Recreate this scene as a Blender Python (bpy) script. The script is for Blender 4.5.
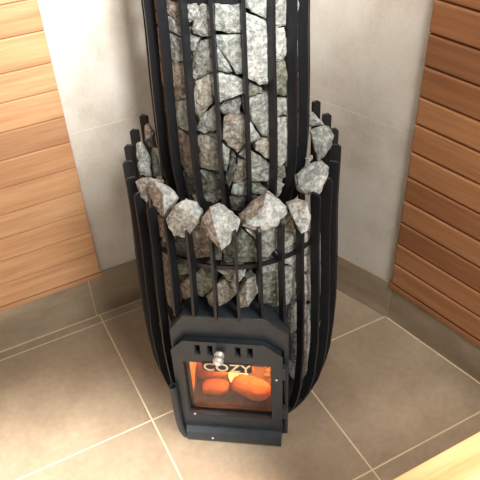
import bpy, bmesh, math, random
from mathutils import Vector, Matrix, noise
for _o in list(bpy.data.objects):
    bpy.data.objects.remove(_o)
SC = bpy.context.scene
COL = SC.collection
K = 1.6            # one unit of plan measure = the camera height = 1.6 m
R = math.radians

# ------------------------------------------------------------ camera
cam_d = bpy.data.cameras.new('camera')
cam_d.sensor_width = 36.0
cam_d.sensor_fit = 'HORIZONTAL'
cam_d.lens = 647.0 / 480.0 * 36.0
cam_d.clip_start = 0.02
cam = bpy.data.objects.new('camera', cam_d)
COL.objects.link(cam)
SC.camera = cam
_pi, _ro, _a = R(39.12), R(-2.72), R(26.0)
_cp, _sp = math.cos(_pi), math.sin(_pi)
_Rr = Matrix(((math.cos(_ro), -math.sin(_ro), 0), (math.sin(_ro), math.cos(_ro), 0), (0, 0, 1)))
_X0 = _Rr @ Vector((1, 0, 0)); _Y0 = _Rr @ Vector((0, -_sp, _cp)); _Z = _Rr @ Vector((0, -_cp, -_sp))
_X = _X0 * math.cos(_a) + _Y0 * math.sin(_a)
_Y = -_X0 * math.sin(_a) + _Y0 * math.cos(_a)
_M = Matrix((_X, _Y, _Z))                         # rows: world axes in camera space (x right, y down, z ahead)
_rot = _M @ Matrix(((1, 0, 0), (0, -1, 0), (0, 0, -1)))
cam.matrix_world = Matrix.Translation((0, 0, K)) @ _rot.to_4x4()

# ------------------------------------------------------------ world, lamps, exposure
W = bpy.data.worlds.new('world'); SC.world = W; W.use_nodes = True
W.node_tree.nodes['Background'].inputs['Color'].default_value = (1.0, 0.93, 0.85, 1)
W.node_tree.nodes['Background'].inputs['Strength'].default_value = 0.38
def lamp(name, kind, loc, target, energy, color, **kw):
    d = bpy.data.lights.new(name, kind); d.energy = energy; d.color = color
    for k, v in kw.items(): setattr(d, k, v)
    o = bpy.data.objects.new(name, d); COL.objects.link(o)
    o.location = Vector(loc) * K
    o.rotation_euler = (Vector(target) - Vector(loc)).to_track_quat('-Z', 'Y').to_euler()
    return o
lamp('added_wall_wash', 'SPOT', (0.12, -0.25, 1.5), (0.32, 1.0, 1.06), 640, (1.0, 0.985, 0.95), spot_size=R(54), spot_blend=1.0, shadow_soft_size=0.14)  # added spot that imitates the brightness of the upper walls
lamp('added_floor_spot', 'SPOT', (-0.55, -0.3, 1.4), (-0.22, 0.33, 0.0), 1150, (1.0, 0.97, 0.92), spot_size=R(35), spot_blend=0.45, shadow_soft_size=0.06)  # added spot; its cone shapes the bright patch on the floor
lamp('room_light', 'AREA', (0.45, -0.55, 1.5), (0.36, 0.76, 0.3), 60, (1.0, 0.98, 0.94), shape='DISK', size=0.9)
lamp('added_bench_spot', 'SPOT', (0.55, -0.1, 1.4), (0.55, 0.2, 0.28), 130, (1.0, 0.95, 0.86), spot_size=R(24), spot_blend=0.6, shadow_soft_size=0.06)  # extra spot put in to brighten the bench top
SC.view_settings.view_transform = 'Standard'
SC.view_settings.look = 'None'
SC.view_settings.exposure = 0.0
SC.view_settings.gamma = 1.0
SC.view_settings.use_curve_mapping = False

# ------------------------------------------------------------ materials
def srgb(r, g, b):
    f = lambda c: (c / 255 / 12.92) if c / 255 <= 0.04045 else ((c / 255 + 0.055) / 1.055) ** 2.4
    return (f(r), f(g), f(b), 1)
def new_mat(name):
    m = bpy.data.materials.new(name); m.use_nodes = True
    nt = m.node_tree
    return m, nt, nt.nodes['Principled BSDF']
def N(nt, t, **kw):
    n = nt.nodes.new(t)
    for k, v in kw.items(): setattr(n, k, v)
    return n
def ramp(nt, fac, stops):
    n = N(nt, 'ShaderNodeValToRGB')
    cr = n.color_ramp
    while len(cr.elements) < len(stops): cr.elements.new(0.5)
    for e, (p, c) in zip(cr.elements, stops): e.position = p; e.color = c
    nt.links.new(fac, n.inputs['Fac'])
    return n.outputs['Color']
def mixc(nt, fac, a, b, mode='MIX'):
    n = N(nt, 'ShaderNodeMix', data_type='RGBA', blend_type=mode)
    if isinstance(fac, (int, float)): n.inputs[0].default_value = fac
    else: nt.links.new(fac, n.inputs[0])
    for i, v in ((6, a), (7, b)):
        if isinstance(v, tuple): n.inputs[i].default_value = v
        else: nt.links.new(v, n.inputs[i])
    return n.outputs[2]
def pos(nt, scale=(1, 1, 1), kind='pos'):
    if kind == 'pos': v = N(nt, 'ShaderNodeNewGeometry').outputs['Position']
    else: v = N(nt, 'ShaderNodeTexCoord').outputs['Object']
    m = N(nt, 'ShaderNodeMapping'); m.inputs['Scale'].default_value = scale
    nt.links.new(v, m.inputs['Vector'])
    return m.outputs['Vector']
def nz(nt, vec, scale, detail=4.0, rough=0.55):
    n = N(nt, 'ShaderNodeTexNoise'); n.inputs['Scale'].default_value = scale
    n.inputs['Detail'].default_value = detail; n.inputs['Roughness'].default_value = rough
    nt.links.new(vec, n.inputs['Vector'])
    return n.outputs['Fac']
def bump(nt, b, h, strength, dist=0.01):
    n = N(nt, 'ShaderNodeBump'); n.inputs['Strength'].default_value = strength; n.inputs['Distance'].default_value = dist
    nt.links.new(h, n.inputs['Height']); nt.links.new(n.outputs['Normal'], b.inputs['Normal'])

def plain(name, col, rough=0.5, metal=0.0, spec=0.5):
    m, nt, b = new_mat(name)
    b.inputs['Base Color'].default_value = col; b.inputs['Roughness'].default_value = rough
    b.inputs['Metallic'].default_value = metal; b.inputs['Specular IOR Level'].default_value = spec
    return m
def steel_mat(name, c, rough):
    m, nt, b = new_mat(name)
    f = nz(nt, pos(nt), 60, 3)
    nt.links.new(ramp(nt, f, [(0.3, tuple(x * 0.85 for x in c[:3]) + (1,)), (0.7, tuple(x * 1.15 for x in c[:3]) + (1,))]), b.inputs['Base Color'])
    b.inputs['Roughness'].default_value = rough; b.inputs['Specular IOR Level'].default_value = 0.34
    bump(nt, b, nz(nt, pos(nt), 900, 2), 0.08, 0.002)
    return m
def tile_mat(name, c1, c2, c3, scale, rough=0.5, bs=0.03, streak=(1, 1, 1)):
    m, nt, b = new_mat(name)
    p = pos(nt, streak)
    f = nz(nt, p, scale, 6, 0.6)
    col = ramp(nt, f, [(0.25, c1), (0.5, c2), (0.75, c3)])
    g = nz(nt, pos(nt), scale * 16, 3, 0.7)
    col = mixc(nt, 0.12, col, ramp(nt, g, [(0.3, (0.25, 0.25, 0.25, 1)), (0.7, (0.8, 0.8, 0.8, 1))]), 'OVERLAY')
    nt.links.new(col, b.inputs['Base Color'])
    b.inputs['Roughness'].default_value = rough
    bump(nt, b, g, bs, 0.003)
    return m
def wood_mat(name, dark, mid, light, along, rnd=0.35):
    m, nt, b = new_mat(name)
    geo = N(nt, 'ShaderNodeNewGeometry')
    # grain runs along the board; every board (mesh island) gets its own offset and tone
    mp = N(nt, 'ShaderNodeMapping'); mp.inputs['Rotation'].default_value = (0, 0, -along)
    nt.links.new(geo.outputs['Position'], mp.inputs['Vector'])
    add = N(nt, 'ShaderNodeVectorMath', operation='ADD')
    sc = N(nt, 'ShaderNodeVectorMath', operation='SCALE'); sc.inputs[0].default_value = (7, 3, 5)
    nt.links.new(geo.outputs['Random Per Island'], sc.inputs['Scale'])
    nt.links.new(mp.outputs['Vector'], add.inputs[0]); nt.links.new(sc.outputs['Vector'], add.inputs[1])
    m2 = N(nt, 'ShaderNodeMapping'); m2.inputs['Scale'].default_value = (1.1, 14, 14)
    nt.links.new(add.outputs['Vector'], m2.inputs['Vector'])
    f = nz(nt, m2.outputs['Vector'], 2.2, 6, 0.62)
    m3 = N(nt, 'ShaderNodeMapping'); m3.inputs['Scale'].default_value = (4, 130, 130)
    nt.links.new(add.outputs['Vector'], m3.inputs['Vector'])
    fine = nz(nt, m3.outputs['Vector'], 1.5, 3, 0.6)
    col = ramp(nt, f, [(0.28, dark), (0.5, mid), (0.74, light)])
    col = mixc(nt, 0.16, col, ramp(nt, fine, [(0.35, (0.2, 0.2, 0.2, 1)), (0.65, (0.8, 0.8, 0.8, 1))]), 'OVERLAY')
    tone = ramp(nt, geo.outputs['Random Per Island'], [(0.0, (0.52, 0.46, 0.44, 1)), (0.3, (0.8, 0.7, 0.66, 1)), (0.6, (1, 0.96, 0.93, 1)), (1.0, (1.0, 1.0, 1.0, 1))])
    col = mixc(nt, rnd, col, tone, 'MULTIPLY')
    nt.links.new(col, b.inputs['Base Color'])
    b.inputs['Roughness'].default_value = 0.55
    b.inputs['Specular IOR Level'].default_value = 0.3
    bump(nt, b, fine, 0.05, 0.003)
    return m
def stone_mat(name, c_lo, c_mid, c_hi, stain=0.2, stain_c=srgb(120, 84, 60)):
    m, nt, b = new_mat(name)
    tc = N(nt, 'ShaderNodeTexCoord').outputs['Object']
    oi = N(nt, 'ShaderNodeObjectInfo')
    add = N(nt, 'ShaderNodeVectorMath', operation='ADD')
    sc = N(nt, 'ShaderNodeVectorMath', operation='SCALE'); sc.inputs[0].default_value = (9, 4, 6)
    nt.links.new(oi.outputs['Random'], sc.inputs['Scale'])
    nt.links.new(tc, add.inputs[0]); nt.links.new(sc.outputs['Vector'], add.inputs[1])
    v = add.outputs['Vector']
    sp = nz(nt, v, 90, 4, 0.75)
    big = nz(nt, v, 14, 3, 0.6)
    col = ramp(nt, sp, [(0.38, tuple(x * 0.6 for x in c_lo[:3]) + (1,)), (0.44, c_lo), (0.52, c_mid), (0.6, c_hi)])
    col = mixc(nt, 0.35, col, ramp(nt, big, [(0.35, c_lo), (0.65, c_hi)]))
    st = nz(nt, v, 22, 4, 0.65)
    sf = N(nt, 'ShaderNodeMapRange'); sf.inputs[1].default_value = 0.52; sf.inputs[2].default_value = 0.68
    sf.inputs[3].default_value = 0.0; sf.inputs[4].default_value = stain
    nt.links.new(st, sf.inputs[0])
    col = mixc(nt, sf.outputs[0], col, stain_c)
    nt.links.new(col, b.inputs['Base Color'])
    b.inputs['Roughness'].default_value = 0.85
    b.inputs['Specular IOR Level'].default_value = 0.25
    bump(nt, b, sp, 0.8, 0.008)
    return m
def glow_mat(name, col, strength):
    m, nt, b = new_mat(name)
    b.inputs['Base Color'].default_value = (0.05, 0.02, 0.01, 1)
    b.inputs['Emission Color'].default_value = col; b.inputs['Emission Strength'].default_value = strength
    return m

M = {}
M['steel'] = steel_mat('black painted steel', srgb(30, 32, 36), 0.4)
M['steel_in'] = steel_mat('dark inner steel', srgb(30, 30, 31), 0.6)
M['cast'] = steel_mat('black cast door', srgb(46, 51, 56), 0.4)
M['chrome'] = plain('polished knob metal', (0.92, 0.9, 0.87, 1), 0.4, 0.6)
M['letter'] = plain('painted glow lettering', srgb(252, 222, 184), 0.45, 0.0)  # cream colour stands in for firelight shining through cut-out letters
M['brick'] = tile_mat('firebrick', srgb(150, 110, 80), srgb(190, 140, 100), srgb(215, 165, 120), 30, 0.9)
M['ash'] = tile_mat('ash floor', srgb(66, 54, 47), srgb(88, 72, 62), srgb(112, 92, 78), 14, 0.95)
M['log'] = tile_mat('burning wood', srgb(70, 40, 28), srgb(168, 104, 66), srgb(205, 145, 98), 16, 0.9, 0.3, (1, 1, 3))
M['flame'] = glow_mat('flame', (1.0, 0.42, 0.10, 1), 5.0)
M['ember'] = glow_mat('ember', (1.0, 0.22, 0.03, 1), 1.2)
M['floor'] = tile_mat('stone-look floor tile', srgb(136, 118, 97), srgb(156, 138, 116), srgb(174, 156, 132), 3.2, 0.5)
M['grout'] = plain('sand grout', srgb(214, 192, 158), 0.9)
M['skirt'] = tile_mat('stone-look skirting tile', srgb(132, 117, 98), srgb(156, 140, 118), srgb(178, 161, 137), 4.5, 0.5, 0.03, (1, 1, 2.5))
M['wall'] = tile_mat('pale wall tile', srgb(199, 189, 175), srgb(218, 211, 200), srgb(228, 223, 214), 7.0, 0.5)
M['wgrout'] = plain('pale wall grout', srgb(232, 226, 216), 0.9)
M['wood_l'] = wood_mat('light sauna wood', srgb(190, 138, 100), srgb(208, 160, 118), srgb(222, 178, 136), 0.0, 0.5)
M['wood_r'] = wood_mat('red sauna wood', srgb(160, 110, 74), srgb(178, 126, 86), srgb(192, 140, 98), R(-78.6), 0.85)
M['wood_b'] = wood_mat('pale bench wood', srgb(216, 166, 112), srgb(232, 188, 134), srgb(240, 204, 154), 0.0, 0.2)
M['gap_shade'] = plain('painted shade behind boards', srgb(60, 38, 26), 0.9)  # shade in the board joints, put into a dark colour
M['st_white'] = stone_mat('white broken stone', srgb(150, 154, 151), srgb(194, 198, 194), srgb(228, 230, 225), 0.05)
M['st_pale'] = stone_mat('pale grey stone', srgb(116, 121, 117), srgb(160, 164, 159), srgb(204, 207, 201), 0.12)
M['st_grey'] = stone_mat('grey stone', srgb(96, 100, 96), srgb(148, 151, 146), srgb(190, 192, 186), 0.25)
M['st_dark'] = stone_mat('dark grey stone', srgb(52, 54, 52), srgb(88, 90, 86), srgb(126, 127, 120), 0.2)
M['st_green'] = stone_mat('greenish grey stone', srgb(78, 84, 74), srgb(124, 130, 118), srgb(166, 170, 156), 0.2)
M['st_tan'] = stone_mat('tan stained stone', srgb(120, 116, 106), srgb(168, 164, 152), srgb(208, 204, 192), 0.4)
M['st_brown'] = stone_mat('brown stained stone', srgb(104, 92, 81), srgb(150, 138, 124), srgb(190, 180, 166), 0.45, srgb(136, 104, 82))
def glass_mat():
    m, nt, b = new_mat('smoked stove glass')
    nt.nodes.remove(b)
    out = nt.nodes['Material Output']
    t = N(nt, 'ShaderNodeBsdfTransparent'); t.inputs[0].default_value = (0.94, 0.86, 0.8, 1)
    g = N(nt, 'ShaderNodeBsdfGlossy'); g.inputs['Roughness'].default_value = 0.03
    mx = N(nt, 'ShaderNodeMixShader'); mx.inputs[0].default_value = 0.04
    nt.links.new(t.outputs[0], mx.inputs[1]); nt.links.new(g.outputs[0], mx.inputs[2]); nt.links.new(mx.outputs[0], out.inputs[0])
    return m
M['glass'] = glass_mat()

# ------------------------------------------------------------ helpers
def make_obj(name, bm, mats, parent=None, origin=None, smooth=False):
    """bm is in plan units; the object is scaled to metres, its mesh kept relative to its origin."""
    bmesh.ops.recalc_face_normals(bm, faces=bm.faces[:])
    if parent is not None and origin is None: org = WLOC[parent.name]
    else: org = Vector(origin) if origin is not None else Vector((0, 0, 0))
    for v in bm.verts: v.co = (v.co - org) * K
    me = bpy.data.meshes.new(name); bm.to_mesh(me); bm.free()
    if not isinstance(mats, (list, tuple)): mats = [mats]
    for m in mats: me.materials.append(m)
    if smooth:
        for p in me.polygons: p.use_smooth = True
    o = bpy.data.objects.new(name, me); COL.objects.link(o)
    if parent is not None:
        o.parent = parent; o.location = (org - WLOC[parent.name]) * K
    else: o.location = org * K
    WLOC[o.name] = org
    return o
WLOC = {}
def empty(name, loc):
    o = bpy.data.objects.new(name, None); COL.objects.link(o)
    o.location = Vector(loc) * K; o.empty_display_size = 0.05
    WLOC[o.name] = Vector(loc)
    return o
def tag(o, label, cat, group=None, kind=None):
    o['label'] = label; o['category'] = cat
    if group: o['group'] = group
    if kind: o['kind'] = kind
    return o
def struct(o): o['kind'] = 'structure'; return o
def hexa(bm, p8, mi=0):
    """8 corners: bottom quad then top quad."""
    v = [bm.verts.new(p) for p in p8]
    for f in ((3, 2, 1, 0), (4, 5, 6, 7), (0, 1, 5, 4), (1, 2, 6, 5), (2, 3, 7, 6), (3, 0, 4, 7)):
        bm.faces.new([v[i] for i in f]).material_index = mi
    return v
def frame_box(bm, o, ux, uy, uz, x0, x1, y0, y1, z0, z1, mi=0):
    o = Vector(o)
    P = lambda x, y, z: o + ux * x + uy * y + uz * z
    return hexa(bm, [P(x0, y0, z0), P(x1, y0, z0), P(x1, y1, z0), P(x0, y1, z0), P(x0, y0, z1), P(x1, y0, z1), P(x1, y1, z1), P(x0, y1, z1)], mi)
def bevel(bm, w, seg=1):
    bmesh.ops.bevel(bm, geom=bm.edges[:], offset=w, segments=seg, affect='EDGES', profile=0.6)
XV, YV, ZV = Vector((1, 0, 0)), Vector((0, 1, 0)), Vector((0, 0, 1))

# ------------------------------------------------------------ the room
YL = 1.037                                    # plane of the left wall
J = Vector((0.6925, 0.7205, 0))               # bend in the right wall
def dirang(deg): return Vector((math.cos(R(deg)), math.sin(R(deg)), 0))
DT = dirang(109.0)                            # right tile wall, from the bend to the corner
DW = -dirang(101.4)                           # right boarded wall, from the bend towards the room
CORNER = J + DT * ((YL - J.y) / DT.y)
ZTOP = 1.45
NT_ = Vector((-DT.y, DT.x, 0));  NT_ = NT_ if NT_.x < 0 else -NT_
NW_ = Vector((-DW.y, DW.x, 0));  NW_ = NW_ if NW_.x < 0 else -NW_

# floor: separate tiles over a grout bed, cut to the walls
xs = [-1.587, -1.2965, -1.006, -0.7155, -0.425, -0.1345, 0.156, 0.4465, 0.737, 1.0]
ys = [-0.9305, -0.655, -0.3795, -0.104, 0.1715, 0.447, 0.7235, 1.008, 1.037]
GW = 0.0016
def clip_poly(poly, p, n):
    out = []
    for i in range(len(poly)):
        a, b = poly[i], poly[(i + 1) % len(poly)]
        da, db = (a - p).dot(n), (b - p).dot(n)
        if da >= 0: out.append(a)
        if (da >= 0) != (db >= 0): out.append(a + (b - a) * (da / (da - db)))
    return out
bm = bmesh.new()
def flat_poly(bm, poly, z0, z1, mi):
    if len(poly) < 3: return
    lo = [bm.verts.new((p.x, p.y, z0)) for p in poly]; hi = [bm.verts.new((p.x, p.y, z1)) for p in poly]
    bm.faces.new(hi).material_index = mi
    bm.faces.new(lo[::-1]).material_index = mi
    for i in range(len(poly)):
        j = (i + 1) % len(poly); bm.faces.new((lo[i], lo[j], hi[j], hi[i])).material_index = mi
bed = [Vector((-1.587, -0.93, 0)), Vector((1.0, -0.93, 0)), Vector((1.0, YL, 0)), Vector((-1.587, YL, 0))]
bed = clip_poly(clip_poly(bed, J, NT_), J, NW_)
flat_poly(bm, bed, -0.03, -0.0006, 1)
for i in range(len(xs) - 1):
    for j in range(len(ys) - 1):
        q = [Vector((xs[i] + GW, ys[j] + GW, 0)), Vector((xs[i + 1] - GW, ys[j] + GW, 0)), Vector((xs[i + 1] - GW, ys[j + 1] - GW, 0)), Vector((xs[i] + GW, ys[j + 1] - GW, 0))]
        q = clip_poly(clip_poly(q, J + NT_ * 0.002, NT_), J + NW_ * 0.0035, NW_)
        flat_poly(bm, q, -0.02, 0.0, 0)
struct(make_obj('floor', bm, [M['floor'], M['grout']]))

WG = 0.4355                                    # the horizontal joint of the wall tiles
def wall(name, a, b, n, split):
    bm = bmesh.new(); d = (b - a); L = d.length; d = d / L
    frame_box(bm, a, d, -n, ZV, 0, L, 0.0008, 0.06, -0.03, ZTOP, 1)
    for z0, z1 in split: frame_box(bm, a, d, -n, ZV, 0, L, 0.0, 0.05, z0, z1, 0)
    return struct(make_obj(name, bm, [M['wall'], M['wgrout']], origin=a))
sp = [(-0.03, WG - 0.0009), (WG + 0.0009, 1.02), (1.022, ZTOP)]
wall('wall_left', Vector((-1.5, YL, 0)), CORNER, -YV, sp)
wall('wall_corner_right', CORNER, J, NT_, sp)
wall('wall_right', J, J + DW * 1.5, NW_, sp)

# skirting tiles
def skirt(name, a, d, n, cuts, z1, mats):
    bm = bmesh.new()
    for s0, s1 in zip(cuts[:-1], cuts[1:]):
        frame_box(bm, a, d, n, ZV, s0 + 0.001, s1 - 0.001, 0, 0.0055, 0.0012, z1, 0)
    frame_box(bm, a, d, n, ZV, cuts[0], cuts[-1], 0, 0.0046, 0.0, z1 - 0.001, 1)
    return struct(make_obj(name, bm, mats, origin=a))
skirt('baseboard_left', Vector((0, YL, 0)), XV, -YV, [-1.45, -1.012, -0.722, -0.431, -0.1405, 0.15, 0.4405, CORNER.x - 0.006], 0.112, [M['skirt'], M['grout']])
skirt('baseboard_corner_right', CORNER, -DT, NT_, [0.006, (J - CORNER).length - 0.0005], 0.096, [M['skirt'], M['grout']])
skirt('baseboard_right', J, DW, NW_, [0.001, 0.29, 0.58, 0.87, 1.16, 1.45], 0.094, [M['skirt'], M['grout']])
# pale sealing joints along the foot of the skirting
bm = bmesh.new(); frame_box(bm, Vector((0, YL, 0)), XV, -YV, ZV, -1.45, CORNER.x - 0.006, 0.0055, 0.0075, -0.0005, 0.0012)
struct(make_obj('trim_1', bm, M['grout'], origin=(0, YL, 0)))
bm = bmesh.new(); frame_box(bm, J, DW, NW_, ZV, 0, 1.45, 0.0055, 0.0085, -0.0005, 0.0014)
struct(make_obj('trim_2', bm, M['grout'], origin=J))

# boarded panels on both walls
def boards(bm, a, d, n, L, zs, gap, th, bev, seg, mi=0):
    for z0, z1 in zip(zs[:-1], zs[1:]):
        b2 = bmesh.new()
        frame_box(b2, a, d, n, ZV, 0, L, 0.003, th, z0 + gap / 2, z1 - gap / 2, mi)
        es = [e for e in b2.edges if all(((v.co - a).dot(n)) > th - 1e-5 for v in e.verts)]
        bmesh.ops.bevel(b2, geom=es, offset=bev, segments=seg, affect='EDGES', profile=0.5)
        me = bpy.data.meshes.new('tmp'); b2.to_mesh(me); b2.free(); bm.from_mesh(me); bpy.data.meshes.remove(me)
# left: from its edge at x = 0.178 leftwards
aL = Vector((0.178, YL, 0)); zl = [0.1195 + 0.0506 * 0, 0.172, 0.2245, 0.273, 0.322, 0.374, 0.4265, 0.4765, 0.5265, 0.574, 0.627, 0.677, 0.727, 0.777, 0.827, 0.877, 0.927, 0.977, 1.027, 1.077, 1.127]
pl = empty('wood_panel', aL); tag(pl, 'sauna wall panel of pale horizontal boards with thin joints, left of the stove', 'wall panel', 'boarded wall panels')
bm = bmesh.new(); boards(bm, aL, -XV, -YV, 1.5, zl, 0.0009, 0.012, 0.0022, 2)
make_obj('boarding', bm, M['wood_l'], pl)
bm = bmesh.new(); frame_box(bm, aL, -XV, -YV, ZV, 0.001, 1.5, 0.0002, 0.004, 0.1135, 1.127); make_obj('gap_shade_sheet', bm, M['gap_shade'], pl)  # dark sheet behind the boards, painted as the shade in their gaps
bm = bmesh.new(); frame_box(bm, aL, -XV, -YV, ZV, 0.0, 1.5, 0.004, 0.0125, 0.1085, 0.118); make_obj('bottom_strip', bm, M['wood_l'], pl)
# right: from the bend towards the room, rounded boards
zr = [0.1025, 0.155, 0.206, 0.2565, 0.3065, 0.357, 0.4085, 0.462, 0.511, 0.5635, 0.6155, 0.667, 0.718, 0.769, 0.82, 0.871, 0.922, 0.973, 1.024, 1.075, 1.126]
pr = empty('wood_panel', J); tag(pr, 'sauna wall panel of reddish rounded boards with dark joints, right of the stove', 'wall panel', 'boarded wall panels')
aR = J.copy()
bm = bmesh.new(); boards(bm, aR, DW, NW_, 1.4, zr, 0.0022, 0.011, 0.0042, 3)
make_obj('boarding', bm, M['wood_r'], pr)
bm = bmesh.new(); frame_box(bm, aR, DW, NW_, ZV, 0.0025, 1.4, 0.0002, 0.0045, 0.096, 1.126); make_obj('gap_shade_sheet', bm, M['gap_shade'], pr)
bm = bmesh.new(); frame_box(bm, aR, DW, NW_, ZV, 0.0, 1.4, 0.0045, 0.011, 0.0915, 0.1005); make_obj('bottom_strip', bm, M['wood_r'], pr)

# ------------------------------------------------------------ the bench in the foreground
bx0, bx1 = 0.2, 0.752
be = empty('sauna_bench', (0.48, 0.2, 0)); tag(be, 'pale wooden sauna bench whose edge cuts the lower right corner', 'bench')
y1 = 0.300
for k in range(3):
    bm = bmesh.new(); frame_box(bm, (0, 0, 0), XV, YV, ZV, bx0, bx1 + 0.014 * (k > 0), y1 - 0.066, y1, 0.262, 0.28); bevel(bm, 0.002, 2)
    make_obj('seat_board', bm, M['wood_b'], be); y1 -= 0.0705
for x in (bx0 + 0.05, bx1 - 0.06):
    bm = bmesh.new(); frame_box(bm, (0, 0, 0), XV, YV, ZV, x, x + 0.028, 0.1, 0.288, 0.238, 0.262); make_obj('seat_rail', bm, M['wood_b'], be)
for x in (bx0 + 0.05, bx1 - 0.06):
    for y in (0.105, 0.25):
        bm = bmesh.new(); frame_box(bm, (0, 0, 0), XV, YV, ZV, x, x + 0.028, y, y + 0.028, 0.0, 0.238); make_obj('leg', bm, M['wood_b'], be)

# ------------------------------------------------------------ the stove
CX = Vector((0.363, 0.759, 0)); CT = Vector((0.3657, 0.7572, 0))
FN = dirang(235.7); FU = Vector((-FN.y, FN.x, 0))            # door faces FN; FU runs to the viewer's right
D0 = Vector((0.36, 0.76, 0))
def DP(u, d, z): return D0 + FU * u + FN * d + ZV * z
stove = empty('sauna_stove', (CX.x, CX.y, 0))
tag(stove, 'tall black steel wood-burning sauna stove with bar cage and lit glass door', 'stove')
def interp(tab, z):
    if z <= tab[0][0]: return tab[0][1]
    for (a, ra), (b, rb) in zip(tab[:-1], tab[1:]):
        if z <= b:
            t = (z - a) / (b - a); t2 = t * t * (3 - 2 * t) * 0.3 + t * 0.7
            return ra + (rb - ra) * t2
    return tab[-1][1]
def lathe(bm, c, prof, seg=48, mi=0):
    rings = []
    for r, z in prof:
        rings.append([bm.verts.new((c.x + r * math.cos(2 * math.pi * i / seg), c.y + r * math.sin(2 * math.pi * i / seg), c.z + z)) for i in range(seg)])
    for a, b in zip(rings[:-1], rings[1:]):
        for i in range(seg):
            j = (i + 1) % seg; bm.faces.new((a[i], a[j], b[j], b[i])).material_index = mi
    return rings
# base plate
bm = bmesh.new(); rr = lathe(bm, CX, [(0.128, 0.0), (0.147, 0.0), (0.151, 0.012), (0.13, 0.014)], 64)
bm.faces.new(rr[0][::-1]); bm.faces.new(rr[-1]); make_obj('base_plate', bm, M['steel'], stove, smooth=False)

# bars: flat strips standing radially, bent to a profile r(z)
def bar(name, c, ang, prof, z0, z1, wid, th, steps=14, taper=None, cut=0.004):
    e = dirang(ang); t = Vector((-e.y, e.x, 0)); bm = bmesh.new()
    zz = [z0 + (z1 - z0) * i / steps for i in range(steps + 1)]
    rows = []
    for k, z in enumerate(zz):
        ro = interp(prof, z)
        if k == steps:
            rows.append(([c + e * (ro - wid) + ZV * z, c + e * (ro - cut) + ZV * z]))
        else: rows.append([c + e * (ro - wid) + ZV * z, c + e * ro + ZV * z])
        if k == steps - 1:                                   # rounded outer corner just under the top
            zc = z1 - cut; roc = interp(prof, zc)
            if zc > z: rows.append([c + e * (roc - wid) + ZV * zc, c + e * roc + ZV * zc])
    L = [[bm.verts.new(p - t * th / 2) for p in r] for r in rows]
    Rr = [[bm.verts.new(p + t * th / 2) for p in r] for r in rows]
    for k in range(len(rows) - 1):
        bm.faces.new((L[k][0], L[k][1], L[k + 1][1], L[k + 1][0]))
        bm.faces.new((Rr[k][1], Rr[k][0], Rr[k + 1][0], Rr[k + 1][1]))
        bm.faces.new((L[k][1], Rr[k][1], Rr[k + 1][1], L[k + 1][1]))
        bm.faces.new((Rr[k][0], L[k][0], L[k + 1][0], Rr[k + 1][0]))
    bm.faces.new((L[0][1], L[0][0], Rr[0][0], Rr[0][1])); bm.faces.new((L[-1][0], L[-1][1], Rr[-1][1], Rr[-1][0]))
    return make_obj(name, bm, M['steel'], stove)
BP = [(0.0, 0.146), (0.02, 0.153), (0.05, 0.163), (0.1, 0.170), (0.18, 0.1735), (0.28, 0.1705), (0.4, 0.1645), (0.6, 0.1625)]
for i in range(30):
    a = 124.43 + 11.95 * i if i < 21 else 124.43 + 11.95 * 20 + (360 - 11.95 * 20) / 10 * (i - 20)
    e = dirang(a)
    zt = 0.501 + (0.1455 * e.x + 0.213 * e.y) * 0.160
    zb = 0.012
    if 7 <= i <= 12: zb = {7: 0.283, 12: 0.276}.get(i, 0.297)
    bar('basket_bar', CX, a, BP, zb, zt, 0.0145, 0.0042, 16)
TP = [(0.36, 0.074), (0.40, 0.093), (0.44, 0.104), (0.48, 0.1105), (0.52, 0.113), (0.6, 0.1118), (0.7, 0.1085), (0.9, 0.107)]
for k in range(18):
    bar('tower_bar', CT, 244.15 - 9.4 + 20.0 * k, TP, 0.37, 0.90, 0.0132, 0.0044, 22)
# hoops that hold the bars
def hoop(name, c, r0, r1, z0, z1):
    bm = bmesh.new(); rr = lathe(bm, c + ZV * 0, [(r0, z0), (r1, z0), (r1, z1), (r0, z1)], 64)
    for i in range(64):
        j = (i + 1) % 64; bm.faces.new((rr[-1][i], rr[-1][j], rr[0][j], rr[0][i]))
    return make_obj(name, bm, M['steel'], stove)
hoop('hoop', CX, 0.1460, 0.1495, 0.3825, 0.3895)
hoop('hoop', CT, 0.0905, 0.0948, 0.741, 0.748)
hoop('hoop', CT, 0.0905, 0.0948, 0.872, 0.884)
# heat chamber and flue inside the stones
bm = bmesh.new(); rr = lathe(bm, CX, [(0.06, 0.215), (0.1, 0.215), (0.1, 0.34), (0.085, 0.352), (0.04, 0.352)], 48)
bm.faces.new(rr[0][::-1]); bm.faces.new(rr[-1]); make_obj('heat_chamber', bm, M['steel_in'], stove)
bm = bmesh.new(); rr = lathe(bm, CT, [(0.05, 0.352), (0.05, 0.97), (0.046, 0.97), (0.046, 0.9)], 40)
bm.faces.new(rr[0][::-1]); bm.faces.new(rr[-1]); make_obj('flue_pipe', bm, M['steel_in'], stove)

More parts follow.
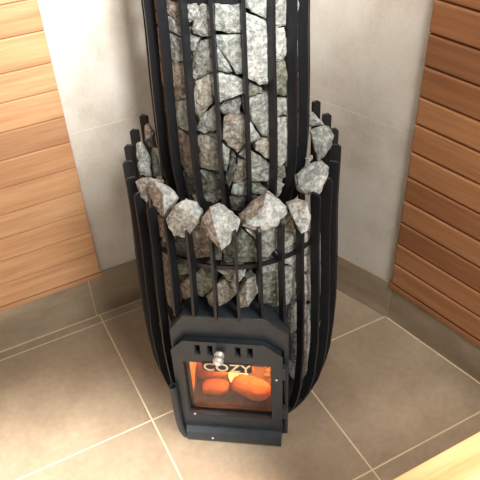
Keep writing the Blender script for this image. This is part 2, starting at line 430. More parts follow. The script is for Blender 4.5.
# firebox: an open steel box behind the door
def ubox(bm, u0, u1, d0, d1, z0, z1, mi=0): return frame_box(bm, D0, FU, FN, ZV, u0, u1, d0, d1, z0, z1, mi)
bm = bmesh.new()
ubox(bm, -0.084, -0.078, -0.03, 0.150, 0.012, 0.222); ubox(bm, 0.084, 0.09, -0.03, 0.150, 0.012, 0.222)
ubox(bm, -0.078, 0.084, -0.03, -0.024, 0.012, 0.214); ubox(bm, -0.078, 0.084, -0.024, 0.150, 0.208, 0.214)
ubox(bm, -0.078, 0.084, -0.024, 0.150, 0.012, 0.05)
make_obj('firebox', bm, M['steel_in'], stove)
bm = bmesh.new()
ubox(bm, -0.078, -0.07, -0.016, 0.149, 0.052, 0.207); ubox(bm, 0.076, 0.084, -0.016, 0.149, 0.052, 0.207); ubox(bm, -0.078, 0.084, -0.024, -0.016, 0.052, 0.207)
make_obj('fire_brick_lining', bm, M['brick'], stove)
bm = bmesh.new(); ubox(bm, -0.0695, 0.0755, -0.0155, 0.149, 0.0505, 0.056); make_obj('hearth', bm, M['ash'], stove)

# plates drawn in the plane of the door: outline with holes, extruded with a small bevel
def plate(name, outer, holes, d, th, bev, mat, parent, cyc=None, o3=None):
    cu = bpy.data.curves.new('tmp', 'CURVE'); cu.dimensions = '2D'; cu.fill_mode = 'BOTH'
    for poly in [outer] + holes:
        s = cu.splines.new('POLY'); s.points.add(len(poly) - 1)
        for p, q in zip(s.points, poly): p.co = (q[0], q[1], 0, 1)
        s.use_cyclic_u = True
    cu.extrude = th / 2 - bev; cu.bevel_depth = bev; cu.bevel_resolution = 1; cu.offset = -bev
    return from_curve(name, cu, d, mat, parent, th)
def from_curve(name, cu, d, mat, parent, th):
    t = bpy.data.objects.new('tmp', cu); COL.objects.link(t)
    dg = bpy.context.evaluated_depsgraph_get(); dg.update()
    me = bpy.data.meshes.new_from_object(t.evaluated_get(dg))
    bm = bmesh.new(); bm.from_mesh(me)
    bpy.data.objects.remove(t); bpy.data.curves.remove(cu); bpy.data.meshes.remove(me)
    bmesh.ops.remove_doubles(bm, verts=bm.verts[:], dist=1e-6)
    for v in bm.verts: v.co = DP(v.co.x, d - th / 2 + v.co.z, v.co.y)
    return make_obj(name, bm, mat, parent)
# hood of the stove body above and around the door
hood = [(-0.085, 0.012), (-0.085, 0.262), (-0.061, 0.297), (0.063, 0.297), (0.101, 0.268), (0.101, 0.012), (0.093, 0.012), (0.093, 0.229), (0.0635, 0.2515), (-0.062, 0.2515), (-0.0785, 0.232), (-0.079, 0.012)]
plate('body_hood', hood, [], 0.1605, 0.02, 0.0015, M['cast'], stove)
bm = bmesh.new()
top = [(-0.085, 0.262), (-0.061, 0.297), (0.063, 0.297), (0.101, 0.268)]
fr = [bm.verts.new(DP(u, 0.142, z)) for u, z in top]; bk = [bm.verts.new(DP(u * 0.85, 0.09, z - 0.006)) for u, z in top]
lo = [bm.verts.new(DP(u, 0.142, 0.222)) for u in (-0.085, 0.101)]; lb = [bm.verts.new(DP(u * 0.85, 0.09, 0.222)) for u in (-0.085, 0.101)]
for i in range(3): bm.faces.new((fr[i], fr[i + 1], bk[i + 1], bk[i]))
bm.faces.new((lo[0], fr[0], fr[1], fr[2], fr[3], lo[1])); bm.faces.new((lb[0], lb[1], bk[3], bk[2], bk[1], bk[0]))
bm.faces.new((lo[0], lb[0], bk[0], fr[0])); bm.faces.new((lo[1], fr[3], bk[3], lb[1])); bm.faces.new((lo[0], lo[1], lb[1], lb[0]))
make_obj('smoke_shelf', bm, M['cast'], stove)
bm = bmesh.new(); ubox(bm, -0.079, 0.093, 0.1425, 0.1495, 0.2215, 0.254); make_obj('front_panel', bm, M['steel_in'], stove)
# door
def rect(u0, u1, z0, z1): return [(u0, z0), (u1, z0), (u1, z1), (u0, z1)]
door_out = [(-0.0815, 0.042), (-0.0815, 0.228), (-0.062, 0.2495), (0.0635, 0.2495), (0.0905, 0.226), (0.0905, 0.030), (-0.0815, 0.030)]
holes = [rect(-0.0665, 0.0745, 0.066, 0.2015)] + [rect(c - 0.0036, c + 0.0036, 0.222, 0.2425) for c in (-0.041, -0.021, 0.023, 0.042)]
door = plate('door', door_out, holes, 0.1715, 0.0205, 0.0022, M['cast'], stove)
plate('glass', rect(-0.068, 0.076, 0.0645, 0.203), [], 0.1615, 0.003, 0.0002, M['glass'], door)
inner = plate('glass_frame', rect(-0.0705, 0.0785, 0.0625, 0.205), [rect(-0.0595, 0.0725, 0.0705, 0.2025)], 0.1600, 0.003, 0.0004, M['steel'], door)
plate('damper_plate', rect(-0.043, 0.048, 0.221, 0.245), [], 0.1585, 0.002, 0.0003, M['steel_in'], door)
npl = plate('name_plate', [(-0.036, 0.188), (-0.033, 0.1845), (0.041, 0.1845), (0.044, 0.188), (0.044, 0.2055), (-0.036, 0.2055)], [], 0.1724, 0.0022, 0.0003, M['steel'], door)
tc = bpy.data.curves.new('tmp', 'FONT'); tc.body = 'COZY'; tc.align_x = 'CENTER'; tc.size = 0.0258; tc.extrude = 0.0004; tc.space_character = 1.08; tc.offset = 0.0003
t = bpy.data.objects.new('tmp', tc); COL.objects.link(t)
dg = bpy.context.evaluated_depsgraph_get(); dg.update()
me = bpy.data.meshes.new_from_object(t.evaluated_get(dg)); bm = bmesh.new(); bm.from_mesh(me)
bpy.data.objects.remove(t); bpy.data.curves.remove(tc); bpy.data.meshes.remove(me)
for v in bm.verts: v.co = DP(0.004 + v.co.x * 1.02, 0.1728 + v.co.z, 0.1872 + v.co.y * 0.94)
make_obj('lettering', bm, M['letter'], npl)
# knob: a short stem with a disc and a ball, standing out from the door
def lathe_n(bm, u, z, d0, prof, seg=20):
    rings = [[bm.verts.new(DP(u + r * math.cos(2 * math.pi * i / seg), d0 + d, z + r * math.sin(2 * math.pi * i / seg))) for i in range(seg)] for r, d in prof]
    for a, b in zip(rings[:-1], rings[1:]):
        for i in range(seg): bm.faces.new((a[i], a[(i + 1) % seg], b[(i + 1) % seg], b[i]))
    bm.faces.new(rings[0][::-1]); bm.faces.new(rings[-1])
bm = bmesh.new(); lathe_n(bm, -0.0055, 0.2305, 0.1713, [(0.0035, 0), (0.0035, 0.004), (0.0078, 0.0045), (0.0082, 0.0075), (0.0045, 0.0095), (0.0045, 0.012), (0.0078, 0.0145), (0.0086, 0.018), (0.0078, 0.0215), (0.0045, 0.024), (0.001, 0.0245)])
make_obj('knob', bm, M['chrome'], door, smooth=True)
for u, z in ((0.083, 0.172), (-0.058, 0.0665)):
    bm = bmesh.new(); lathe_n(bm, u, z, 0.1713, [(0.0022, 0), (0.002, 0.001), (0.0008, 0.0017)], 10); make_obj('rivet', bm, M['chrome'], door)
# hinges on the right
def tube(bm, pts, r, seg=14, hollow=None):
    rings = []
    for k, p in enumerate(pts):
        d = (pts[min(k + 1, len(pts) - 1)] - pts[max(k - 1, 0)]).normalized()
        a = d.cross(FN); a = a.normalized() if a.length > 0.1 else d.cross(FU).normalized(); b = d.cross(a)
        rings.append([bm.verts.new(p + a * (r * math.cos(2 * math.pi * i / seg)) + b * (r * math.sin(2 * math.pi * i / seg))) for i in range(seg)])
    for a, b in zip(rings[:-1], rings[1:]):
        for i in range(seg): bm.faces.new((a[i], a[(i + 1) % seg], b[(i + 1) % seg], b[i]))
    bm.faces.new(rings[0][::-1])
    if hollow:
        d = (pts[-1] - pts[-2]).normalized(); c = pts[-1]
        rin = [bm.verts.new(c + (v.co - c) * hollow) for v in rings[-1]]
        rdn = [bm.verts.new(v.co - d * 0.03) for v in rin]
        for i in range(seg):
            j = (i + 1) % seg
            bm.faces.new((rings[-1][i], rings[-1][j], rin[j], rin[i])); bm.faces.new((rin[i], rin[j], rdn[j], rdn[i]))
        bm.faces.new(rdn)
    else: bm.faces.new(rings[-1])
for z in (0.187, 0.085):
    bm = bmesh.new(); tube(bm, [DP(0.0955, 0.168, z - 0.014), DP(0.0955, 0.168, z + 0.014)], 0.0042)
    tube(bm, [DP(0.0955, 0.168, z + 0.0145), DP(0.0955, 0.168, z + 0.0185)], 0.0028)
    ubox(bm, 0.0885, 0.0955, 0.164, 0.168, z - 0.012, z + 0.012)
    make_obj('hinge', bm, M['cast'], door)
bm = bmesh.new(); tube(bm, [DP(0.0985, 0.1665, 0.03), DP(0.0985, 0.1665, 0.205)], 0.0018, 8); make_obj('hinge_rod', bm, M['cast'], stove)
# ash lip under the door and the upright socket pipe at its left
bm = bmesh.new()
sec = [(0.158, 0.004), (0.182, 0.004), (0.1855, 0.012), (0.1835, 0.030), (0.176, 0.0385), (0.158, 0.0395)]
A = [bm.verts.new(DP(-0.074, d, z)) for d, z in sec]; Bq = [bm.verts.new(DP(0.0915, d, z)) for d, z in sec]
for i in range(len(sec)):
    j = (i + 1) % len(sec); bm.faces.new((A[i], A[j], Bq[j], Bq[i]))
bm.faces.new(A[::-1]); bm.faces.new(Bq)
lip = make_obj('ash_lip', bm, M['cast'], stove)
bm = bmesh.new(); lathe_n(bm, -0.028, 0.018, 0.1848, [(0.002, 0), (0.0018, 0.001), (0.0006, 0.0016)], 10); make_obj('screw', bm, M['chrome'], lip)
bm = bmesh.new()
tube(bm, [DP(-0.0765, 0.176, 0.0095), DP(-0.080, 0.176, 0.016), DP(-0.0835, 0.177, 0.03), DP(-0.0855, 0.1775, 0.05), DP(-0.0865, 0.178, 0.09), DP(-0.087, 0.178, 0.147)], 0.0066, 16, 0.66)
make_obj('socket_pipe', bm, M['cast'], stove, smooth=False)

# ------------------------------------------------------------ the fire
fl = bpy.data.lights.new('fire_light', 'POINT'); fl.energy = 4.2; fl.color = (1.0, 0.44, 0.12); fl.shadow_soft_size = 0.03
flo = bpy.data.objects.new('fire_light', fl); COL.objects.link(flo); flo.location = DP(0.048, 0.07, 0.15) * K
def log(name, a, b, r, seed, label):
    rnd = random.Random(seed); bm = bmesh.new(); d = (b - a); L = d.length; d.normalize()
    s = d.cross(ZV).normalized(); n = s.cross(d); rings = []
    prof = [(0, 0.55), (0.03, 0.75), (0.16, 0.93), (0.4, 1.0), (0.65, 1.0), (0.85, 0.85), (0.95, 0.6), (1.0, 0.3)]
    for t, k in prof:
        rings.append([bm.verts.new(a + d * (L * t) + (s * math.cos(2 * math.pi * i / 14) * 1.08 + n * math.sin(2 * math.pi * i / 14) * 0.66) * (r * k * (1 + rnd.uniform(-0.05, 0.05)))) for i in range(14)])
    for p, q in zip(rings[:-1], rings[1:]):
        for i in range(14): bm.faces.new((p[i], p[(i + 1) % 14], q[(i + 1) % 14], q[i]))
    bm.faces.new(rings[0][::-1]); bm.faces.new(rings[-1])
    o = make_obj(name, bm, M['log'], origin=(a + b) / 2, smooth=True)
    return tag(o, label, 'log', 'logs burning in the firebox')
log('log', DP(-0.0685, 0.081, 0.0745), DP(-0.010, 0.071, 0.0745), 0.021, 1, 'glowing log at the upper left behind the stove glass')
log('log', DP(-0.053, 0.1175, 0.0695), DP(-0.006, 0.112, 0.0695), 0.0165, 2, 'short rounded log at the left, in front of another glowing log')
log('log', DP(0.000, 0.102, 0.0725), DP(0.068, 0.124, 0.0725), 0.0205, 3, 'largest log, lying at the right behind the stove glass')
def flame(u, d, z, h, r, lean, label):
    bm = bmesh.new(); prof = [(0.35, 0), (0.85, 0.12), (1.0, 0.28), (0.8, 0.5), (0.45, 0.75), (0.18, 0.92), (0.02, 1.0)]; seg = 10
    rings = [[bm.verts.new(DP(u + lean * t * t + r * k * math.cos(2 * math.pi * i / seg), d + r * 0.7 * k * math.sin(2 * math.pi * i / seg), z + h * t)) for i in range(seg)] for k, t in prof]
    for p, q in zip(rings[:-1], rings[1:]):
        for i in range(seg): bm.faces.new((p[i], p[(i + 1) % seg], q[(i + 1) % seg], q[i]))
    bm.faces.new(rings[0][::-1]); bm.faces.new(rings[-1])
    return tag(make_obj('flame', bm, M['flame'], origin=DP(u, d, z), smooth=True), label, 'flame', 'flames in the firebox')
flame(0.001, 0.092, 0.057, 0.06, 0.0105, -0.004, 'tall yellow flame rising between the logs behind the glass')
flame(0.016, 0.078, 0.057, 0.062, 0.009, 0.004, 'smaller flame just right of the tall yellow flame')
rnd = random.Random(5); bm = bmesh.new()
for k in range(60):
    u, d, s = rnd.uniform(-0.055, 0.062), rnd.uniform(0.0, 0.075), rnd.uniform(0.002, 0.005)
    b = bmesh.ops.create_icosphere(bm, subdivisions=1, radius=s)
    for v in b['verts']: v.co = DP(u, d, 0.056 + s * 1.15) + v.co * rnd.uniform(0.8, 1.2)
tag(make_obj('ember', bm, M['ember'], origin=DP(0, 0.04, 0.056)), 'red embers scattered over the firebox floor behind the logs', 'embers', kind='stuff')

# ------------------------------------------------------------ the stones, every one its own object
# (where, tone, centre, outward direction, outline in its own frame, ridge points, second tone, its side, its threshold)
STONES = [
 ('T','brown',[0.279,0.7382,0.7278],[-0.978,-0.206,0.0],[(-0.0495,0.0049,-0.0079),(0.0109,0.0241,0.0052),(0.0331,0.0234,-0.0001),(0.0301,-0.0176,0.001),(0.0185,-0.0151,0.0041),(0.0063,-0.0036,0.0057),(-0.0494,-0.0161,-0.0079)],[],None,(0,0),0),
 ('T','pale',[0.2782,0.7431,0.7046],[-0.988,-0.152,0.0],[(-0.0449,0.0016,-0.0052),(0.0107,0.0143,0.0054),(0.0349,0.004,-0.0006),(0.0325,-0.005,0.0003),(0.0117,-0.0024,0.0053),(-0.0449,-0.0124,-0.0052)],[],None,(0,0),0),
 ('T','grey',[0.279,0.7416,0.6766],[-0.985,-0.17,0.0],[(-0.0464,0.0101,-0.0055),(0.0093,0.0213,0.0061),(0.036,0.0188,-0.0005),(0.0363,-0.0049,-0.0006),(0.0111,-0.0151,0.0059),(-0.0463,-0.0301,-0.0054)],[],None,(0,0),0),
 ('T','brown',[0.2773,0.7462,0.6305],[-0.993,-0.117,0.0],[(-0.0416,0.0126,-0.004),(0.0136,0.0269,0.0045),(0.0408,0.0379,-0.0036),(0.0356,-0.0003,-0.0014),(0.0116,-0.0231,0.0048),(-0.0187,-0.0312,0.0037),(-0.0413,-0.0227,-0.0039)],[],None,(0,0),0),
 ('T','pale',[0.2778,0.7391,0.5836],[-0.981,-0.195,0.0],[(-0.0485,-0.0028,-0.0084),(0.006,0.0208,0.0047),(0.024,0.0322,0.0018),(0.029,0.021,0.0003),(0.0251,-0.0166,0.0015),(0.0144,-0.0172,0.0037),(-0.0014,-0.0098,0.0048),(-0.0485,-0.0275,-0.0084)],[],None,(0,0),0),
 ('T','brown',[0.2769,0.7334,0.5273],[-0.968,-0.251,0.0],[(-0.0365,0.0299,-0.0045),(-0.0041,0.0346,0.0026),(0.0189,0.0309,0.0008),(0.0255,-0.0011,-0.0007),(0.0245,-0.029,-0.0005),(0.0075,-0.0339,0.0024),(-0.0038,-0.0207,0.0027),(-0.0321,-0.0108,-0.0028)],[],None,(0,0),0),
 ('T','dark',[0.2782,0.7237,0.4808],[-0.937,-0.349,0.0],[(-0.021,0.0097,-0.0012),(-0.0024,0.0101,0.0011),(0.0164,0.0139,-0.0003),(0.0157,-0.0117,-0.0002),(-0.0088,-0.022,0.0007)],[],None,(0,0),0),
 ('T','pale',[0.2922,0.6975,0.7318],[-0.783,-0.622,0.0],[(-0.0095,0.0116,-0.0001),(0.0086,0.0124,-0.0),(0.0089,0.0011,-0.0001),(0.0016,-0.01,0.0003),(-0.0096,-0.0151,-0.0001)],[],None,(0,0),0),
 ('T','grey',[0.2997,0.6893,0.721],[-0.705,-0.709,0.0],[(-0.0001,0.0221,0.0005),(0.014,0.0226,-0.0005),(0.0128,-0.0144,-0.0004),(0.0005,-0.0175,0.0005),(-0.0121,-0.0152,-0.0003),(-0.0127,-0.0069,-0.0003),(-0.0023,0.0094,0.0005)],[],None,(0,0),0),
 ('T','grey',[0.2897,0.7006,0.6924],[-0.808,-0.589,0.0],[(-0.0058,0.0093,0.0001),(0.0101,0.0078,-0.0003),(0.0023,-0.0066,0.0002),(-0.0065,-0.0105,0.0)],[],None,(0,0),0),
 ('T','grey',[0.2984,0.6912,0.673],[-0.722,-0.692,0.0],[(-0.0014,0.0246,0.0008),(0.0135,0.028,-0.0002),(0.0151,0.0147,-0.0004),(0.0145,-0.0131,-0.0003),(0.0004,-0.0167,0.0008),(-0.0125,-0.0264,-0.0),(-0.0175,-0.0194,-0.0008),(-0.0121,0.0084,0.0)],[],None,(0,0),0),
 ('T','tan',[0.295,0.6946,0.6231],[-0.756,-0.655,0.0],[(-0.0081,0.02,0.0003),(0.0049,0.0285,0.0006),(0.0136,0.0254,-0.0003),(0.0148,0.0055,-0.0005),(0.0127,-0.007,-0.0002),(-0.0004,-0.0212,0.0007),(-0.0068,-0.0295,0.0005),(-0.0166,-0.0231,-0.0008),(-0.0142,0.0013,-0.0004)],[],None,(0,0),0),
 ('T','white',[0.3199,0.6753,0.6391],[-0.499,-0.867,0.0],[(-0.0236,0.0144,-0.0014),(-0.0098,0.0179,0.0011),(0.0094,0.0137,0.0011),(0.0237,0.0057,-0.0014),(0.0244,-0.0091,-0.0016),(0.0057,-0.014,0.0014),(-0.0135,-0.0223,0.0006),(-0.0163,-0.0062,0.0002)],[(0.0028,0.0022)],None,(0,0),0),
 ('T','pale',[0.298,0.6913,0.589],[-0.724,-0.69,0.0],[(-0.0112,0.0042,0.0),(-0.002,0.0129,0.0006),(0.012,0.0242,-0.0001),(0.0147,0.0046,-0.0005),(0.0083,-0.0132,0.0003),(-0.0043,-0.0164,0.0006),(-0.0175,-0.0162,-0.0009)],[],None,(0,0),0),
 ('T','tan',[0.2997,0.6901,0.5383],[-0.709,-0.705,0.0],[(-0.0186,0.0264,-0.0008),(-0.0052,0.0292,0.0009),(0.0121,0.0223,0.0002),(0.0159,-0.005,-0.0003),(0.0148,-0.0256,-0.0001),(-0.0005,-0.0241,0.001),(-0.0184,-0.0233,-0.0008)],[],None,(0,0),0),
 ('T','green',[0.2958,0.6938,0.4904],[-0.748,-0.663,0.0],[(-0.0135,0.0189,-0.0002),(0.0047,0.0198,0.0006),(0.0176,0.0018,-0.0009),(0.01,-0.009,0.0002),(-0.004,-0.0185,0.0007),(-0.0147,-0.013,-0.0004)],[],None,(0,0),0),
 ('T','grey',[0.2997,0.6898,0.4713],[-0.707,-0.707,0.0],[(-0.0177,-0.0019,-0.0008),(0.0043,0.0081,0.0007),(0.0133,0.0174,-0.0001),(0.0152,0.0008,-0.0004),(-0.0015,-0.0134,0.0008),(-0.0136,-0.011,-0.0002)],[],None,(0,0),0),
 ('T','pale',[0.3258,0.6716,0.7232],[-0.433,-0.901,0.0],[(-0.015,0.0206,-0.0001),(0.0166,0.0212,-0.0003),(0.0165,-0.0146,-0.0003),(-0.001,-0.0155,0.0011),(-0.0171,-0.0117,-0.0004)],[],None,(0,0),0),
 ('T','pale',[0.3285,0.6703,0.6814],[-0.404,-0.915,0.0],[(-0.0192,0.0235,-0.0009),(0.0134,0.023,0.0001),(0.016,-0.008,-0.0003),(0.0118,-0.0253,0.0003),(0.0045,-0.0246,0.0009),(-0.0078,-0.0023,0.0007),(-0.0186,0.0138,-0.0008)],[],None,(0,0),0),
 ('T','pale',[0.3156,0.6764,0.6754],[-0.537,-0.843,0.0],[(-0.006,0.016,0.0001),(-0.0013,0.0149,0.0003),(0.0127,-0.0156,-0.0005),(-0.0055,-0.0153,0.0001)],[],None,(0,0),0),
 ('T','grey',[0.3258,0.671,0.6109],[-0.43,-0.903,0.0],[(-0.0159,0.0001,-0.0008),(-0.0005,0.0096,0.0005),(0.0108,0.0114,-0.0001),(0.0091,-0.0008,0.0001),(0.0101,-0.0093,-0.0),(-0.0022,-0.0014,0.0005),(-0.0114,-0.0096,-0.0002)],[],None,(0,0),0),
 ('T','pale',[0.342,0.6645,0.612],[-0.259,-0.966,0.0],[(-0.0039,0.0086,-0.0),(0.0026,0.0104,0.0),(0.0046,-0.0094,-0.0),(-0.0032,-0.0096,0.0)],[],None,(0,0),0),
 ('T','tan',[0.3272,0.6706,0.5733],[-0.417,-0.909,0.0],[(-0.013,0.0232,-0.0001),(-0.0037,0.0329,0.0007),(0.0137,0.0228,-0.0002),(0.0154,-0.0036,-0.0005),(0.0123,-0.018,-0.0001),(0.0013,-0.0305,0.0007),(-0.0087,-0.0193,0.0003),(-0.0172,-0.0074,-0.0008)],[(0.0028,0.0054)],None,(0,0),0),
 ('T','pale',[0.3144,0.677,0.5347],[-0.549,-0.836,0.0],[(-0.0049,0.023,-0.0),(0.0065,0.0126,-0.0001),(0.0045,-0.0012,0.0),(-0.0005,-0.0203,0.0001),(-0.0056,-0.0141,-0.0)],[],None,(0,0),0),
 ('T','dark',[0.32,0.6736,0.5191],[-0.49,-0.872,0.0],[(0.0013,0.0264,0.0002),(0.0076,0.02,-0.0001),(0.0067,-0.0019,-0.0001),(-0.0043,-0.0343,0.0001),(-0.0091,-0.0212,-0.0003),(-0.0021,0.011,0.0002)],[],None,(0,0),0),
 ('T','tan',[0.3307,0.6686,0.5131],[-0.378,-0.926,0.0],[(-0.0017,0.0195,0.0003),(0.0103,0.0164,-0.0002),(0.0108,-0.0108,-0.0003),(-0.0032,-0.0172,0.0003),(-0.0112,-0.0151,-0.0003),(-0.0049,0.0072,0.0002)],[],None,(0,0),0),
 ('T','white',[0.3393,0.6654,0.5436],[-0.287,-0.958,0.0],[(0.0006,0.0096,0.0002),(0.0059,0.0072,0.0),(0.004,-0.0125,0.0001),(-0.0105,-0.0043,-0.0004)],[],None,(0,0),0),
 ('T','pale',[0.33,0.6691,0.4828],[-0.386,-0.922,0.0],[(-0.0093,0.0097,0.0001),(0.0102,0.016,0.0),(0.0136,-0.0096,-0.0004),(-0.0018,-0.0108,0.0005),(-0.0127,-0.0053,-0.0003)],[],None,(0,0),0),
 ('T','dark',[0.3286,0.6698,0.4597],[-0.401,-0.916,0.0],[(-0.0141,0.0124,-0.0004),(0.001,0.0084,0.0006),(0.0151,0.0098,-0.0006),(0.0104,-0.0049,0.0),(0.0001,-0.014,0.0006),(-0.0125,-0.0117,-0.0002)],[],None,(0,0),0),
 ('T','pale',[0.3577,0.6625,0.7371],[-0.095,-0.995,0.0],[(-0.0139,0.0149,-0.0001),(0.0157,0.0101,-0.0004),(0.0153,-0.0197,-0.0003),(-0.0051,-0.0054,0.0008),(-0.012,0.0001,0.0001)],[],None,(0,0),0),
 ('T','white',[0.359,0.6626,0.6767],[-0.082,-0.997,0.0],[(-0.0169,0.0556,-0.0005),(-0.0064,0.0496,0.0008),(0.0141,0.0363,0.0),(0.0194,-0.0107,-0.0009),(0.0161,-0.04,-0.0003),(0.0019,-0.0402,0.001),(-0.0098,-0.0299,0.0005),(-0.0183,-0.0208,-0.0007)],[],None,(0,0),0),
 ('T','green',[0.3551,0.6623,0.631],[-0.122,-0.992,0.0],[(-0.0074,0.0113,0.0001),(0.0084,0.0013,-0.0),(0.0083,-0.0054,0.0),(-0.0092,-0.0072,-0.0001)],[],None,(0,0),0),
 ('T','pale',[0.3632,0.6621,0.594],[-0.037,-0.999,0.0],[(-0.016,0.0263,-0.0006),(0.0016,0.0294,0.0008),(0.0134,0.0288,-0.0001),(0.0162,-0.0118,-0.0006),(0.0113,-0.0337,0.0001),(0.0006,-0.0304,0.0008),(-0.0103,-0.0085,0.0002),(-0.0167,-0.0001,-0.0007)],[],None,(0,0),0),
 ('T','white',[0.3487,0.6631,0.569],[-0.189,-0.982,0.0],[(-0.0064,0.0224,0.0),(0.0027,0.012,0.0002),(0.0106,-0.0075,-0.0004),(0.0007,-0.0127,0.0002),(-0.0075,-0.0142,-0.0001)],[],None,(0,0),0),
 ('T','tan',[0.3659,0.6617,0.5434],[-0.008,-1.0,0.0],[(-0.0123,0.0101,-0.0003),(-0.0021,0.015,0.0005),(0.0118,0.012,-0.0002),(0.0133,-0.0228,-0.0004),(0.0004,-0.015,0.0005),(-0.0111,0.0007,-0.0001)],[],None,(0,0),0),
 ('T','pale',[0.3594,0.6624,0.5092],[-0.077,-0.997,0.0],[(-0.013,0.0348,0.0),(-0.0006,0.021,0.0009),(0.0162,0.0043,-0.0005),(0.0177,-0.0209,-0.0007),(0.0079,-0.0204,0.0006),(-0.0115,-0.0148,0.0002),(-0.0168,-0.0039,-0.0006)],[],None,(0,0),0),
 ('T','green',[0.3538,0.6625,0.4777],[-0.136,-0.991,0.0],[(-0.0061,0.0129,0.0003),(0.0148,-0.0034,-0.0007),(0.0069,-0.0092,0.0002),(-0.005,-0.0041,0.0003),(-0.0106,0.0038,-0.0001)],[],None,(0,0),0),
 ('T','dark',[0.3475,0.6634,0.4624],[-0.202,-0.979,0.0],[(-0.0045,0.0089,0.0001),(0.0101,0.0035,-0.0003),(0.0009,-0.0061,0.0002),(-0.0064,-0.0062,-0.0)],[],None,(0,0),0),
 ('T','pale',[0.3907,0.6652,0.7196],[0.253,-0.967,0.0],[(-0.0145,0.0257,-0.0002),(0.015,0.0183,-0.0003),(0.0156,-0.0189,-0.0004),(-0.0027,-0.0146,0.0009),(-0.0134,-0.0105,-0.0)],[],None,(0,0),0),
 ('T','white',[0.3926,0.6655,0.6793],[0.273,-0.962,0.0],[(-0.0153,0.0255,-0.0006),(0.0078,0.0202,0.0004),(0.0143,-0.0097,-0.0004),(0.0044,-0.0218,0.0006),(-0.0111,-0.0143,0.0)],[],None,(0,0),0),
 ('T','green',[0.3969,0.667,0.6321],[0.319,-0.948,0.0],[(-0.0171,0.0288,-0.0007),(0.0058,0.0239,0.0006),(0.013,-0.0113,-0.0001),(0.0109,-0.0259,0.0002),(-0.0125,-0.0155,-0.0)],[],None,(0,0),0),
 ('T','pale',[0.3981,0.6678,0.5937],[0.333,-0.943,0.0],[(-0.0156,0.0188,-0.0001),(0.0119,0.0081,0.0004),(0.0177,-0.0209,-0.0005),(-0.014,-0.0059,0.0001)],[],None,(0,0),0),
 ('T','white',[0.3984,0.6676,0.535],[0.335,-0.942,0.0],[(-0.0142,0.0476,-0.0001),(0.0176,0.0338,-0.0007),(0.0136,-0.0236,-0.0),(-0.0027,-0.0332,0.0009),(-0.0143,-0.0246,-0.0001)],[],None,(0,0),0),
 ('T','green',[0.3942,0.6658,0.4917],[0.289,-0.957,0.0],[(-0.0117,0.0106,-0.0002),(0.0062,0.0088,0.0004),(0.0135,-0.0152,-0.0004),(-0.008,-0.0043,0.0002)],[],None,(0,0),0),
 ('T','pale',[0.3921,0.665,0.4667],[0.267,-0.964,0.0],[(-0.0095,0.0204,-0.0001),(0.011,0.0018,-0.0003),(0.0043,-0.0102,0.0002),(-0.0058,-0.012,0.0002)],[],None,(0,0),0),
 ('T','pale',[0.4285,0.6884,0.711],[0.671,-0.741,0.0],[(-0.0257,0.0256,-0.0001),(0.0253,0.009,0.0),(0.0253,-0.0252,-0.0),(-0.0249,-0.0093,0.0001)],[],None,(0,0),0),
 ('T','grey',[0.4296,0.689,0.6594],[0.681,-0.733,0.0],[(-0.026,0.039,-0.0005),(0.0242,0.023,-0.0),(0.024,-0.0398,0.0),(-0.0222,-0.0221,0.0005)],[],None,(0,0),0),
 ('T','pale',[0.4314,0.69,0.5965],[0.696,-0.718,0.0],[(-0.0241,0.0372,-0.0005),(0.0219,0.0194,0.0),(0.022,-0.0375,0.0),(-0.0198,-0.019,0.0005)],[],None,(0,0),0),
 ('T','pale',[0.433,0.691,0.5202],[0.71,-0.704,0.0],[(-0.0185,0.0516,0.0004),(0.0201,0.0345,0.0),(0.0204,-0.0536,-0.0),(-0.0221,-0.0324,-0.0004)],[],None,(0,0),0),
 ('R','dark',[0.2643,0.8352,0.5071],[-0.263,-0.831,0.49],[(-0.006,0.0163,-0.0),(0.0023,0.0199,0.0),(0.0081,0.0053,-0.0),(0.0079,-0.0181,-0.0),(-0.0029,-0.0168,-0.0),(-0.0093,-0.0066,-0.0)],[],'brown',(-1,1),0),
 ('R','pale',[0.2372,0.7979,0.4952],[-0.244,-0.82,0.519],[(-0.0066,0.022,-0.0),(-0.0002,0.0241,-0.0),(0.0073,0.0141,0.0),(0.0108,-0.0031,-0.0),(0.0074,-0.0256,-0.0),(-0.009,-0.0234,-0.0),(-0.0097,-0.008,-0.0)],[],None,(0,0),0),
 ('R','dark',[0.2492,0.7775,0.4926],[-0.259,-0.809,0.528],[(-0.0037,0.0223,-0.0),(0.0038,0.0109,0.0),(0.0058,-0.0181,-0.0),(-0.0059,-0.0151,-0.0)],[],None,(0,0),0),
 ('R','tan',[0.2227,0.747,0.4822],[-0.238,-0.798,0.553],[(-0.0166,0.0079,0.0),(-0.0086,0.0126,0.0),(0.0046,0.0123,0.0),(0.024,0.0037,0.0),(0.0142,-0.0023,0.0),(0.0012,-0.0005,0.0),(-0.0055,-0.0248,0.0),(-0.0133,-0.0088,-0.0)],[],None,(0,0),0),
 ('R','white',[0.2305,0.7163,0.4768],[-0.251,-0.782,0.571],[(-0.0172,0.0197,0.0),(-0.0065,0.0241,-0.0),(0.0112,0.016,-0.0),(0.0246,-0.0032,-0.0),(0.013,-0.0133,0.0),(-0.0006,-0.0276,0.0),(-0.0079,-0.0179,0.0),(-0.0167,0.0022,-0.0)],[(0.0023,0.004)],'brown',(-1,-0.35),0.0),
 ('R','tan',[0.243,0.6671,0.4682],[-0.274,-0.752,0.6],[(-0.0261,0.0022,0.0),(-0.0101,0.0188,0.0),(0.005,0.0284,0.0),(0.0196,0.0198,-0.0),(0.0253,0.0078,-0.0),(0.0194,-0.0071,-0.0),(0.0059,-0.0141,-0.0),(0.0004,-0.0248,-0.0),(-0.0177,-0.0228,0.0),(-0.0217,-0.0082,-0.0)],[(0.008,0.0067)],'white',(1,1.1),0.15),
